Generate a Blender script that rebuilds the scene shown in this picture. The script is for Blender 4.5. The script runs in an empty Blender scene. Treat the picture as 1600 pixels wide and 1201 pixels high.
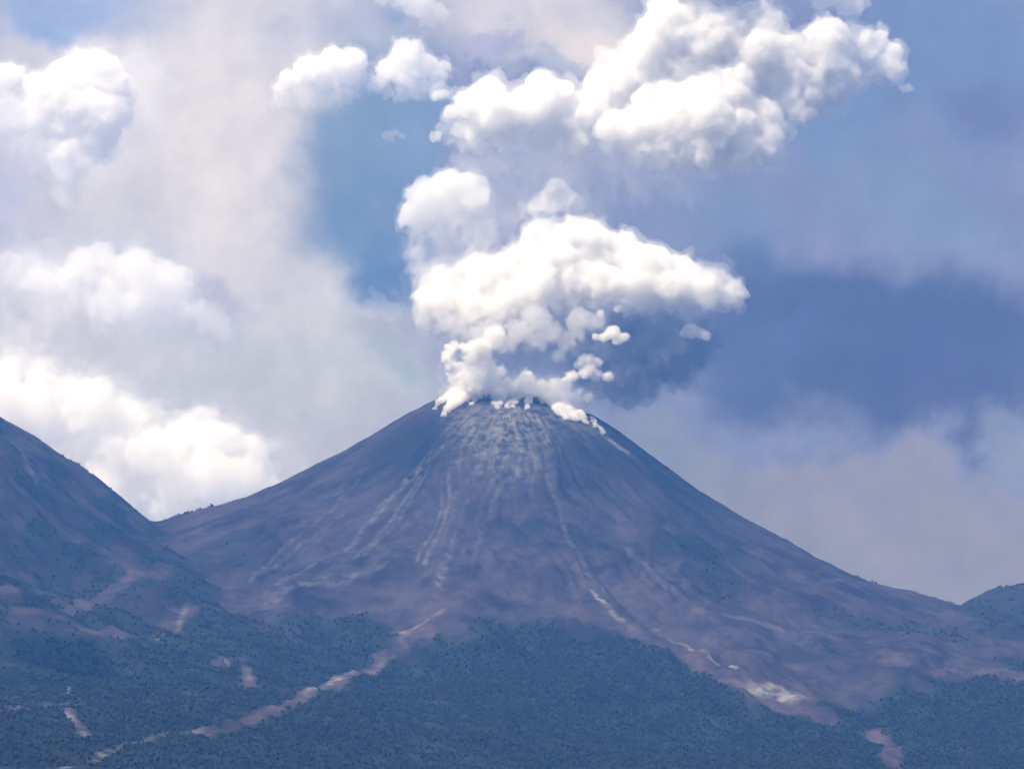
import bpy, math, random
import numpy as np
from mathutils import Vector

random.seed(7)
rng = np.random.default_rng(7)
sc = bpy.context.scene
COL = sc.collection
R = math.radians

# ------------------------------------------------------------------ camera
FPX = 4500.0                 # focal length in pixels of a 1600 px wide frame
PITCH = R(9.1)
CAM = Vector((0.0, 0.0, 2.0))
cam_d = bpy.data.cameras.new('camera')
cam = bpy.data.objects.new('camera', cam_d)
COL.objects.link(cam)
cam.location = CAM
cam.rotation_euler = (R(90) + PITCH, 0, 0)
cam_d.sensor_width = 36.0
cam_d.lens = 36.0 * FPX / 1600.0
cam_d.clip_start = 1.0
cam_d.clip_end = 90000.0
sc.camera = cam

# ------------------------------------------------------------------ render settings
sc.render.engine = 'CYCLES'
cy = sc.cycles
cy.use_denoising = True
cy.max_bounces = 14
cy.diffuse_bounces = 2
cy.glossy_bounces = 1
cy.transmission_bounces = 2
cy.transparent_max_bounces = 64
cy.volume_bounces = 14
cy.volume_max_steps = 256
sc.view_settings.view_transform = 'Standard'
sc.view_settings.look = 'None'
sc.view_settings.exposure = 0.5
sc.view_settings.gamma = 1.0

# ------------------------------------------------------------------ sun and sky
SUN_EL, SUN_AZ = R(56), R(-121)      # azimuth measured from +Y towards +X
sun_d = bpy.data.lights.new('sun', 'SUN')
sun_d.energy = 5.0
sun_d.angle = R(0.5)
sun_d.color = (1.0, 0.93, 0.845)
sun = bpy.data.objects.new('sun', sun_d)
COL.objects.link(sun)
sdir = Vector((math.sin(SUN_AZ) * math.cos(SUN_EL), math.cos(SUN_AZ) * math.cos(SUN_EL), math.sin(SUN_EL)))
sun.rotation_euler = sdir.to_track_quat('Z', 'Y').to_euler()
sun.location = (0, 0, 6000)


class NT:
    """small helper to wire node trees"""
    def __init__(s, tree):
        s.t = tree
        s.n = tree.nodes
        s.l = tree.links

    def node(s, typ, **kw):
        n = s.n.new(typ)
        for k, v in kw.items():
            setattr(n, k, v)
        return n

    def put(s, sock, v):
        if isinstance(v, bpy.types.NodeSocket):
            s.l.new(v, sock)
        elif isinstance(v, (tuple, list)) and len(v) == 3 and sock.type == 'RGBA':
            sock.default_value = (*v, 1)
        else:
            sock.default_value = v

    def math(s, op, a, b=None, c=None, clamp=False):
        n = s.node('ShaderNodeMath', operation=op, use_clamp=clamp)
        s.put(n.inputs[0], a)
        if b is not None: s.put(n.inputs[1], b)
        if c is not None: s.put(n.inputs[2], c)
        return n.outputs[0]

    def mix(s, f, a, b):
        n = s.node('ShaderNodeMix', data_type='RGBA')
        s.put(n.inputs[0], f); s.put(n.inputs[6], a); s.put(n.inputs[7], b)
        return n.outputs[2]

    def ramp(s, f, lo, hi, smooth=True):
        n = s.node('ShaderNodeMapRange')
        n.interpolation_type = 'SMOOTHSTEP' if smooth else 'LINEAR'
        s.put(n.inputs['Value'], f)
        n.inputs['From Min'].default_value = lo; n.inputs['From Max'].default_value = hi
        return n.outputs[0]

    def noise(s, vec, scale, detail=4, rough=0.55, out=0, dims='3D'):
        n = s.node('ShaderNodeTexNoise', noise_dimensions=dims)
        if vec is not None: s.put(n.inputs['Vector'], vec)
        n.inputs['Scale'].default_value = scale
        n.inputs['Detail'].default_value = detail
        n.inputs['Roughness'].default_value = rough
        return n.outputs[out]

    def xyz(s, x, y, z):
        n = s.node('ShaderNodeCombineXYZ')
        s.put(n.inputs[0], x); s.put(n.inputs[1], y); s.put(n.inputs[2], z)
        return n.outputs[0]

    def vmath(s, op, a, b=None, scale=None):
        n = s.node('ShaderNodeVectorMath', operation=op)
        s.put(n.inputs[0], a)
        if b is not None: s.put(n.inputs[1], b)
        if scale is not None: s.put(n.inputs['Scale'], scale)
        return n.outputs['Value'] if op in ('LENGTH', 'DOT_PRODUCT', 'DISTANCE') else n.outputs[0]


def lin(r, g, b):
    return tuple(((c / 255.0) / 12.92 if c / 255.0 < 0.04045 else ((c / 255.0 + 0.055) / 1.055) ** 2.4) for c in (r, g, b))


world = bpy.data.worlds.new("World")
sc.world = world
world.use_nodes = True
w = NT(world.node_tree)
w.n.clear()
sky = w.node('ShaderNodeTexSky', sky_type='NISHITA')
sky.sun_disc = False
sky.sun_elevation = SUN_EL
sky.sun_rotation = SUN_AZ
sky.air_density = 1.2
sky.dust_density = 1.0
tc = w.node('ShaderNodeTexCoord').outputs['Generated']
sep = w.node('ShaderNodeSeparateXYZ'); w.l.new(tc, sep.inputs[0])
az = w.math('ARCTAN2', sep.outputs[0], sep.outputs[1])
el = w.math('ARCSINE', sep.outputs[2])
# bearings and elevations in thousandths of a turn-like unit used to place the cloud layers
bu = w.math('MULTIPLY_ADD', az, FPX, 800.0)
bv = w.math('MULTIPLY_ADD', el, -FPX, 600.0 + PITCH * FPX)
SKY_S = 0.1
dirv = w.xyz(bu, bv, 0.0)
n1 = w.noise(dirv, 0.0042, 5, 0.5, out=1)
n2 = w.noise(dirv, 0.016, 4, 0.6, out=1)
wv = w.vmath('ADD', dirv, w.vmath('SCALE', w.vmath('SUBTRACT', n1, (0.5, 0.5, 0.5)), scale=260.0))
wv = w.vmath('ADD', wv, w.vmath('SCALE', w.vmath('SUBTRACT', n2, (0.5, 0.5, 0.5)), scale=100.0))
wsep = w.node('ShaderNodeSeparateXYZ'); w.l.new(wv, wsep.inputs[0])
WU, WV = wsep.outputs[0], wsep.outputs[1]
col = w.vmath('SCALE', sky.outputs[0], scale=1.0)


def layer(col, u, v, ru, rv, c, strength=1.0, sharp=0.0, ang=0.0):
    """a cloud layer of the sky: an ellipse of bearings, ragged by the noise"""
    du = w.math('SUBTRACT', WU, u); dv = w.math('SUBTRACT', WV, v)
    ca, sa = math.cos(R(ang)), math.sin(R(ang))
    x = w.math('ADD', w.math('MULTIPLY', du, ca / ru), w.math('MULTIPLY', dv, sa / ru))
    y = w.math('ADD', w.math('MULTIPLY', du, -sa / rv), w.math('MULTIPLY', dv, ca / rv))
    d = w.math('SQRT', w.math('ADD', w.math('MULTIPLY', x, x), w.math('MULTIPLY', y, y)))
    f = w.ramp(d, 1.0, sharp)
    f = w.math('MULTIPLY', f, strength)
    return w.mix(f, col, tuple(k / SKY_S for k in c))


AIR = (0.018, 0.070, 0.200)          # light scattered by the haze in front of the sky
THRU = (0.95, 0.86, 0.65)


def through(r, g, b):
    return tuple(max((c / 1.414 - a) / t, 0.004) for c, a, t in zip(lin(r, g, b), AIR, THRU))


SKYL = [
    # u, v, ru, rv, colour, strength, sharp, angle
    (800, 500, 90000, 90000, (166, 180, 216), 1.0, 0.9, 0),
    (800, 500, 2600, 1900, (134, 148, 188), 1.0, 0.6, 0),
    (250, 300, 540, 950, (204, 205, 220), 1.0, 0.5, 0),
    (320, 200, 280, 440, (225, 220, 226), 1.0, 0.1, -8),
    (60, 20, 300, 110, (160, 180, 220), 0.95, 0.1, 0),
    (30, 60, 120, 40, (146, 174, 218), 0.7, 0.1, 0),
    (0, 330, 110, 220, (190, 194, 222), 0.8, 0.1, 0),
    (340, 490, 110, 40, (170, 178, 208), 0.7, 0.1, 20),
    (450, 600, 420, 150, (194, 199, 212), 0.85, 0.1, 0),
    (600, 680, 250, 110, (180, 184, 205), 0.8, 0.1, 0),
    (620, 555, 100, 60, (150, 174, 196), 0.7, 0.0, 20),
    (550, 250, 170, 250, (134, 158, 192), 1.0, 0.2, 4),
    (590, 330, 110, 220, (118, 150, 190), 0.9, 0.1, 0),
    (615, 420, 70, 90, (98, 136, 186), 0.9, 0.1, 0),
    (535, 45, 150, 70, (182, 187, 212), 0.95, 0.2, 0),
    (600, 60, 50, 40, (140, 165, 200), 0.8, 0.1, 0),
    (660, 230, 90, 180, (122, 152, 194), 0.8, 0.1, 0),
    (860, 40, 280, 120, (208, 206, 219), 1.0, 0.4, 0),
    (930, 60, 120, 60, (232, 222, 224), 0.9, 0.1, 0),
    (765, 98, 85, 42, (178, 181, 212), 0.9, 0.5, 0),
    (815, 98, 48, 30, (170, 176, 208), 0.7, 0.3, 0),
    (890, 108, 46, 24, (170, 182, 208), 0.6, 0.2, 0),
    (1530, 120, 300, 220, (119, 144, 187), 1.0, 0.3, 20),
    (1580, 215, 140, 80, (113, 131, 178), 0.9, 0.3, 24),
    (1330, 210, 110, 110, (114, 146, 190), 0.8, 0.1, 0),
    (1440, 340, 220, 120, (128, 152, 190), 0.9, 0.2, 24),
    (1150, 350, 180, 90, (122, 150, 190), 0.8, 0.1, 0),
    (1180, 430, 130, 80, (106, 136, 184), 0.8, 0.1, 0),
    (1390, 560, 450, 165, (90, 114, 164), 1.0, 0.45, 8),
    (1490, 620, 170, 95, (88, 110, 166), 0.6, 0.1, 5),
    (1190, 560, 170, 90, (96, 121, 174), 0.8, 0.1, 0),
    (1260, 905, 620, 232, (150, 155, 182), 1.0, 0.78, 3),
    (1050, 710, 190, 80, (138, 153, 184), 0.85, 0.2, 20),
    (1585, 700, 80, 55, (148, 160, 190), 0.7, 0.2, 0),
    (1440, 650, 150, 60, (94, 114, 166), 0.8, 0.1, 10),
]
for L in SKYL:
    col = layer(col, L[0], L[1], L[2], L[3], through(*L[4]), L[5], L[6], L[7])
mot = w.noise(dirv, 0.011, 7, 0.62)
mot = w.math('MULTIPLY_ADD', mot, 0.6, 0.70)
col = w.vmath('SCALE', col, scale=mot)
bg = w.node('ShaderNodeBackground')
w.l.new(col, bg.inputs[0]); bg.inputs[1].default_value = SKY_S
wo = w.node('ShaderNodeOutputWorld'); w.l.new(bg.outputs[0], wo.inputs[0])
world.cycles.sampling_method = 'MANUAL'
world.cycles.sample_map_resolution = 512

# ------------------------------------------------------------------ helpers
_perm = rng.permutation(256); _perm = np.concatenate([_perm, _perm, _perm])
_g3 = rng.normal(size=(256, 3)); _g3 /= np.linalg.norm(_g3, axis=1)[:, None]


def perlin(x, y, z):
    xi = np.floor(x).astype(np.int64); yi = np.floor(y).astype(np.int64); zi = np.floor(z).astype(np.int64)
    xf, yf, zf = x - xi, y - yi, z - zi
    xi &= 255; yi &= 255; zi &= 255
    f = lambda t: t * t * t * (t * (t * 6 - 15) + 10)
    u, v, q = f(xf), f(yf), f(zf)
    out = 0
    for dx in (0, 1):
        for dy in (0, 1):
            for dz in (0, 1):
                h = _perm[_perm[_perm[xi + dx] + yi + dy] + zi + dz]
                g = _g3[h]
                d = g[..., 0] * (xf - dx) + g[..., 1] * (yf - dy) + g[..., 2] * (zf - dz)
                out = out + d * (u if dx else 1 - u) * (v if dy else 1 - v) * (q if dz else 1 - q)
    return out * 1.5


def fbm(x, y, z, octv=4, gain=0.5, lac=2.03):
    s, a = 0, 1.0
    for o in range(octv):
        s = s + a * perlin(x + 17.3 * o, y - 9.1 * o, z + 3.7 * o)
        x, y, z = x * lac, y * lac, z * lac
        a *= gain
    return s


def billow(x, y, z, octv=3, gain=0.5):
    s, a = 0, 1.0
    for o in range(octv):
        s = s + a * (np.abs(perlin(x + 31.7 * o, y + 5.9 * o, z - 13.1 * o)) * 2 - 0.5)
        x, y, z = x * 2.1, y * 2.1, z * 2.1
        a *= gain
    return s


def sstep(a, b, t):
    k = np.clip((t - a) / (b - a), 0, 1)
    return k * k * (3 - 2 * k)


def mesh_from(name, V, F, mat, smooth=True, parent=None):
    me = bpy.data.meshes.new(name)
    V = np.asarray(V, dtype=np.float32); F = np.asarray(F, dtype=np.int32)
    k = F.shape[1]
    me.vertices.add(len(V)); me.vertices.foreach_set('co', V.ravel())
    me.loops.add(F.size); me.loops.foreach_set('vertex_index', F.ravel())
    me.polygons.add(len(F))
    me.polygons.foreach_set('loop_start', np.arange(0, F.size, k, dtype=np.int32))
    me.polygons.foreach_set('use_smooth', np.full(len(F), smooth))
    me.update(calc_edges=True)
    me.materials.append(mat)
    o = bpy.data.objects.new(name, me)
    COL.objects.link(o)
    o.parent = parent
    return o


def tag(o, label=None, cat=None, group=None, kind=None):
    if label: o['label'] = label
    if cat: o['category'] = cat
    if group: o['group'] = group
    if kind: o['kind'] = kind
    return o


def ray(px, py):
    """world direction of a sight line from the viewpoint, in photograph pixels"""
    x = (px - 800.0) / FPX; y = (600.5 - py) / FPX
    c, s = math.cos(PITCH), math.sin(PITCH)
    return np.array([x, c - y * s, s + y * c])


def at(px, py, Y):
    d = ray(px, py)
    return np.array([0, 0, 2.0]) + d * (Y / d[1])


# ------------------------------------------------------------------ terrain heights
CY = 9000.0


def prof(pts):
    """profile control points given as photograph silhouettes -> radius, height"""
    a = [(abs(at(px, py, CY)[0]), at(px, py, CY)[2]) for px, py in pts]
    return a


right_p = prof([(800, 612), (850, 618), (900, 640), (950, 664), (990, 694), (1050, 741), (1120, 791), (1210, 844), (1280, 889), (1350, 926), (1410, 941)]) \
    + [(1500, 690), (2200, 520), (3200, 330), (6000, 60)]
left_p = prof([(800, 612), (740, 612), (690, 621), (630, 652), (570, 690), (515, 719), (440, 760), (380, 785), (320, 805), (270, 822)]) \
    + [(1500, 860), (2200, 560), (3200, 300), (6000, 60)]
front_p = prof([(800, 628), (850, 636), (900, 655), (950, 682), (990, 712), (1050, 755), (1120, 805), (1210, 860)]) \
    + [(1100, 800), (1500, 610), (2000, 415), (2500, 262), (3000, 150), (3500, 82), (4200, 30), (6000, -2), (9000, -4)]
back_p = right_p


def ev(p, r):
    p = sorted(p)
    return np.interp(r, [a for a, _ in p], [b for _, b in p])


RR = np.arange(0, 16000, 8.0)


def smooth_prof(p):
    z = ev(p, RR)
    k = np.hanning(21); k /= k.sum()
    zz = np.convolve(np.pad(z, 10, mode='edge'), k, mode='valid')
    return zz


SP = {k: smooth_prof(p) for k, p in dict(r=right_p, l=left_p, f=front_p, b=back_p).items()}


def vol_height(x, y):
    dx, dy = x, y - CY
    r = np.hypot(dx, dy) + 1e-6
    th = np.arctan2(dy, dx)
    ct, st = dx / r, dy / r
    wr = np.clip(ct, 0, 1) ** 2; wl = np.clip(-ct, 0, 1) ** 2
    wf = np.clip(-st, 0, 1) ** 2; wb = np.clip(st, 0, 1) ** 2
    z = sum(wt * np.interp(r, RR, SP[k]) for wt, k in ((wr, 'r'), (wl, 'l'), (wf, 'f'), (wb, 'b')))
    # gullies that run down the flank and shift sideways as they go
    w1 = 0.25 * perlin(x / 500, y / 500, x * 0 + 3)
    a = (th + w1 * 0.5)
    cx, sx = np.cos(a), np.sin(a)
    g = 1 - np.abs(perlin(cx * 7, sx * 7, r / 1500)) * 2
    g2 = 1 - np.abs(perlin(cx * 19 + 4, sx * 19, r / 700)) * 2
    g3 = 1 - np.abs(perlin(cx * 46 + 9, sx * 46, r / 320)) * 2
    amp = sstep(60, 600, r) * (1 - 0.6 * sstep(2600, 4000, r))
    edge = 1 - 0.55 * np.abs(ct) ** 6 * (r < 1500)
    z = z + edge * amp * (16 * (g - 0.6) + 15 * (g2 - 0.6) * sstep(100, 900, r) * np.clip(0.45 + 1.3 * perlin(x / 260, y / 330, x * 0 + 31), 0, 1.2) + 1.5 * (g3 - 0.6))
    # domes and spurs on the front flank
    z = z + 34 * fbm(x / 330 + 5, y / 420, x * 0 + 1.5, 4, 0.52) * sstep(500, 1500, r) * edge
    z = z + 6.5 * edge * fbm(x / 70, y / 90, x * 0 + 7.5, 4, 0.62) * sstep(120, 500, r)
    # broken rocks round the vents
    z = z + 9 * (1 - sstep(150, 420, r)) * fbm(x / 45, y / 45, z / 45, 4, 0.65)
    return z


LX, LY = -2750.0, 8750.0
lp = [(0, 1960), (500, 1700)]
for px, py in [(0, 655), (55, 687), (100, 718), (155, 745), (185, 777), (228, 811)]:
    q = at(px, py, LY); lp.append((abs(q[0] - LX), q[2]))
lp += [(1800, 860), (2300, 620), (3000, 380), (4200, 130), (6000, -20), (9000, -60)]


def left_height(x, y):
    dx, dy = x - LX, (y - LY)
    r = np.hypot(dx, dy * 0.93) + 1e-6
    th = np.arctan2(dy, dx)
    z = np.interp(r, RR, smooth_lp)
    g = 1 - np.abs(perlin(np.cos(th) * 9 + 40, np.sin(th) * 9, r / 900)) * 2
    g2 = 1 - np.abs(perlin(np.cos(th) * 27 + 40, np.sin(th) * 27, r / 500)) * 2
    m = 1 - 0.6 * np.exp(-(dy / 200) ** 2)
    z = z + m * (24 * (g - 0.6) + 10 * (g2 - 0.6)) + 8 * fbm(x / 150, y / 150, x * 0 + 9, 5, 0.6)
    return z


smooth_lp = smooth_prof(lp)
_r0 = at(1560, 917, 9000)
_r1 = at(1620, 919, 9000)


def right_height(x, y):
    # wooded knoll at the right margin, running on out of the frame
    q = _r0
    dx, dy = x - (q[0] + 40), y - 9000
    rx = np.where(dx < 0, np.abs(dx) / 175, np.abs(dx) / 900)
    r = np.hypot(rx, dy / 500)
    z = q[2] + 2 - 70 * r ** 1.7
    z = z + 5 * fbm(x / 60, y / 60, x * 0 + 21, 4, 0.6)
    return z


def heights(x, y):
    a, b, c = vol_height(x, y), left_height(x, y), right_height(x, y)
    # saddle on the right skyline
    def smax(p, q, k):
        h = np.clip(0.5 + 0.5 * (p - q) / k, 0, 1)
        return q * (1 - h) + p * h + k * h * (1 - h)
    z = smax(a, b, 30)
    z = smax(z, c, 8)
    own = np.where(c > np.maximum(a, b), 2, np.where(b > a, 1, 0))
    # a hollow below the left mountain
    z = z - 95 * np.exp(-((x - HOL[0]) / 190) ** 2 - ((y - HOL[1]) / 260) ** 2)
    cone = np.hypot(x, y - CY)
    far = sstep(5200, 7600, cone) * (y < CY)
    z = z * (1 - far) + far * (-3.0 + 0 * z)
    z = np.where((y < CY) & (cone > 4500), np.minimum(z, -3 + 0.020 * np.clip(y, 0, 1e9)), z)
    return z, own


HOL = (-1180.0, 7350.0)


def axis(knots):
    out = []
    for (a, b, s) in knots:
        out.append(np.arange(a, b, s))
    out.append([knots[-1][1]])
    return np.concatenate(out)


XS = axis([(-9000, -3000, 300), (-3000, -2000, 25), (-2000, 2000, 6.0), (2000, 3000, 25), (3000, 9000, 300)])
YS = axis([(-3000, 3600, 300), (3600, 5400, 30), (5400, 9260, 6.0), (9260, 10500, 31), (10500, 11400, 225)])
X, Y = np.meshgrid(XS, YS)
Z, OWN = heights(X, Y)


def ground_at(px, py):
    """where the sight line meets the slope (bilinear march on the height grid)"""
    d = ray(px, py)
    ys = np.arange(4300, 9400, 8.0)
    t = ys / d[1]
    xs, zs = d[0] * t, 2 + d[2] * t
    hz, _ = heights(xs, ys)
    hit = np.nonzero(hz >= zs)[0]
    i = hit[0] if len(hit) else len(ys) - 1
    return np.array([xs[i], ys[i], hz[i]])


print('terrain', X.shape)


# ------------------------------------------------------------------ mountain materials
def ground_material(name, cx, cy):
    m = bpy.data.materials.new(name); m.use_nodes = True
    t = NT(m.node_tree); t.n.clear()
    geo = t.node('ShaderNodeNewGeometry').outputs['Position']
    at_ = t.node('ShaderNodeAttribute', attribute_name='cover').outputs['Color']
    s = t.node('ShaderNodeSeparateColor'); t.l.new(at_, s.inputs[0])
    veg, pale, red = s.outputs[0], s.outputs[1], s.outputs[2]
    dark = t.node('ShaderNodeAttribute', attribute_name='dark_and_shade').outputs['Fac']
    # coordinates that run down the slope from the summit: rubble, ash and gullies follow the fall line
    gs = t.node('ShaderNodeSeparateXYZ'); t.l.new(geo, gs.inputs[0])
    dx = t.math('SUBTRACT', gs.outputs[0], cx); dy = t.math('SUBTRACT', cy, gs.outputs[1])
    th = t.math('ARCTAN2', dx, dy)
    rr = t.math('SQRT', t.math('ADD', t.math('MULTIPLY', dx, dx), t.math('MULTIPLY', dy, dy)))
    bend = t.math('MULTIPLY', t.math('SUBTRACT', t.noise(geo, 0.0018, 3, 0.5), 0.5), 0.5)
    flow = t.xyz(t.math('MULTIPLY', t.math('ADD', th, bend), 700.0), t.math('MULTIPLY', rr, 0.26), 0.0)
    nf = t.math('ADD', t.math('MULTIPLY', t.noise(geo, 0.02, 6, 0.65), 0.45), t.math('MULTIPLY', t.noise(flow, 0.022, 6, 0.6), 0.55))
    nm = t.math('ADD', t.math('MULTIPLY', t.noise(geo, 0.0045, 5, 0.6), 0.5), t.math('MULTIPLY', t.noise(flow, 0.007, 4, 0.55), 0.5))
    ng = t.math('ADD', t.math('MULTIPLY', t.noise(geo, 0.035, 5, 0.65), 0.55), t.math('MULTIPLY', t.noise(flow, 0.04, 5, 0.65), 0.45))
    rock = t.mix(t.ramp(nm, 0.40, 0.60), (0.019, 0.019, 0.030), (0.046, 0.039, 0.051))
    rock = t.mix(t.math('MULTIPLY', t.ramp(nf, 0.46, 0.62), 0.55), rock, (0.062, 0.058, 0.072))
    rock = t.mix(t.math('MULTIPLY', dark, 0.85), rock, (0.012, 0.016, 0.022))  # darker rock, including the shade painted on the right upper flank
    green = t.mix(t.ramp(nf, 0.35, 0.65), (0.010, 0.014, 0.017), (0.023, 0.031, 0.030))
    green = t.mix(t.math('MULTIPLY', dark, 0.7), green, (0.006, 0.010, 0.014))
    vmask = t.ramp(t.math('ADD', veg, t.math('MULTIPLY', t.math('SUBTRACT', nf, 0.5), 0.9)), 0.3, 0.75)
    c = t.mix(vmask, rock, green)
    rm = t.math('MULTIPLY', red, t.ramp(nf, 0.38, 0.62))
    c = t.mix(rm, c, (0.080, 0.062, 0.076))
    pm = t.math('MULTIPLY', pale, t.ramp(ng, 0.38, 0.64))
    c = t.mix(pm, c, (0.22, 0.22, 0.22))
    b = t.node('ShaderNodeBsdfPrincipled')
    t.l.new(c, b.inputs['Base Color'])
    b.inputs['Roughness'].default_value = 0.95
    b.inputs['Specular IOR Level'].default_value = 0.0
    bump = t.node('ShaderNodeBump')
    bump.inputs['Strength'].default_value = 0.65
    bump.inputs['Distance'].default_value = 8.0
    h = t.math('ADD', t.math('MULTIPLY', t.noise(geo, 0.045, 5, 0.65), 0.5), t.noise(flow, 0.03, 5, 0.6))
    t.l.new(h, bump.inputs['Height'])
    t.l.new(bump.outputs[0], b.inputs['Normal'])
    o = t.node('ShaderNodeOutputMaterial'); t.l.new(b.outputs[0], o.inputs[0])
    return m


MG = ground_material('slope', 0.0, CY)
ML = ground_material('left_slope', LX, LY)


def stroke(pts, width, soft=1.0):
    """weight of every ground vertex near a line that runs over the slope; pts in (px, py)"""
    P = np.array([ground_at(*p)[:2] for p in pts])
    out = np.zeros_like(X)
    best = np.full(X.shape, 1e9)
    for a, b in zip(P[:-1], P[1:]):
        d = b - a; L2 = (d ** 2).sum() + 1e-6
        lo = np.minimum(a, b) - 4 * width - 60; hi = np.maximum(a, b) + 4 * width + 60
        ix = np.nonzero((XS > lo[0]) & (XS < hi[0]))[0]; iy = np.nonzero((YS > lo[1]) & (YS < hi[1]))[0]
        if not len(ix) or not len(iy): continue
        sl = (slice(iy[0], iy[-1] + 1), slice(ix[0], ix[-1] + 1))
        t = np.clip(((X[sl] - a[0]) * d[0] + (Y[sl] - a[1]) * d[1]) / L2, 0, 1)
        # distances across the slope count less up and down it, where it is foreshortened
        dd = np.hypot(X[sl] - a[0] - t * d[0], (Y[sl] - a[1] - t * d[1]) * 0.6)
        best[sl] = np.minimum(best[sl], dd)
    best = best + width * 0.45 * WAR
    return sstep(width * (1 + 0.5 * soft), width * (1 - 0.7 * soft), best)


def patch(px, py, rx, ry, ang=0.0, soft=0.5):
    c = ground_at(px, py)
    up = ground_at(px, py - ry); rt = ground_at(px + rx, py)
    wx = max(abs(rt[0] - c[0]), 5); wy = max(abs(up[1] - c[1]), 5)
    dx, dy = (X - c[0]) / wx, (Y - c[1]) / wy
    ca, sa = math.cos(R(ang)), math.sin(R(ang))
    u, v = dx * ca + dy * sa, -dx * sa + dy * ca
    d = np.hypot(u, v) + 0.28 * WAR2
    return sstep(1 + soft, 1 - soft, d)


WAR = fbm(X / 45, Y / 70, X * 0 + 2.2, 3, 0.6)
WAR2 = fbm(X / 110, Y / 160, X * 0 + 6.2, 4, 0.6)
CONE = np.hypot(X, Y - CY)

veg = np.zeros_like(X); pale = np.zeros_like(X); red = np.zeros_like(X); dark_and_shade = np.zeros_like(X)
mx = np.maximum
# forest line on the main cone: bare rock above, woods below
VL = [(-100, 1040), (60, 1050), (180, 1020), (280, 990), (400, 985), (480, 1000), (560, 1010), (620, 1020), (680, 1005), (760, 965), (860, 960), (960, 985), (1050, 1010), (1120, 1050),
      (1170, 1085), (1260, 1100), (1380, 1080), (1500, 1050), (1700, 1030)]
VLP = np.array([ground_at(*p) for p in VL])
o_ = np.argsort(VLP[:, 0])
yline = np.interp(X, VLP[o_, 0], VLP[o_, 1])
veg = mx(veg, sstep(130, -170, (Y - yline) + 120 * WAR2))
veg = mx(veg, (OWN == 1) * (0.42 + 0.6 * WAR2 + 0.25 * sstep(900, 500, Z)))
veg = mx(veg, (OWN == 2) * 0.55)
veg = mx(veg, 0.75 * patch(520, 1000, 120, 45, 0))
veg = mx(veg, 0.45 * patch(330, 880, 110, 40, 0)); veg = mx(veg, 0.5 * patch(250, 940, 120, 40, 0))
veg = mx(veg, 0.8 * patch(90, 1030, 90, 38, 0, 0.15))
for p in [(1450, 990, 120, 20), (1330, 970, 60, 18), (1560, 960, 70, 20), (1130, 905, 40, 30), (1090, 860, 40, 26)]:
    veg = mx(veg, 0.6 * patch(p[0], p[1], p[2], p[3]))

# bare strips through the woods
for pts, wd, k in [
    ([(690, 960), (640, 1000), (595, 1028), (545, 1055), (480, 1085), (430, 1108), (370, 1132), (315, 1145)], 19, 0.9),
    ([(700, 930), (650, 985)], 45, 0.8),
    ([(945, 950), (1010, 990), (1080, 1030), (1150, 1065), (1215, 1100), (1290, 1122)], 26, 0.9),
    ([(1365, 1150), (1395, 1165), (1390, 1195)], 22, 0.9),
    ([(20, 1108), (80, 1100), (105, 1105), (125, 1135), (132, 1148)], 9, 0.9),
    ([(1230, 980), (1330, 1010), (1420, 1035), (1520, 1050), (1620, 1060)], 36, 0.7),
    ([(140, 985), (190, 985)], 30, 0.8),
    ([(110, 960), (180, 920), (260, 880)], 28, 0.5),
    ([(270, 985), (295, 950)], 26, 0.7),
    ([(385, 1040), (388, 1070)], 16, 0.6),
    ([(340, 1035), (375, 1030)], 18, 0.5),
]:
    m_ = stroke(pts, wd) * k
    red = mx(red, m_); veg = veg * (1 - m_)
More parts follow.
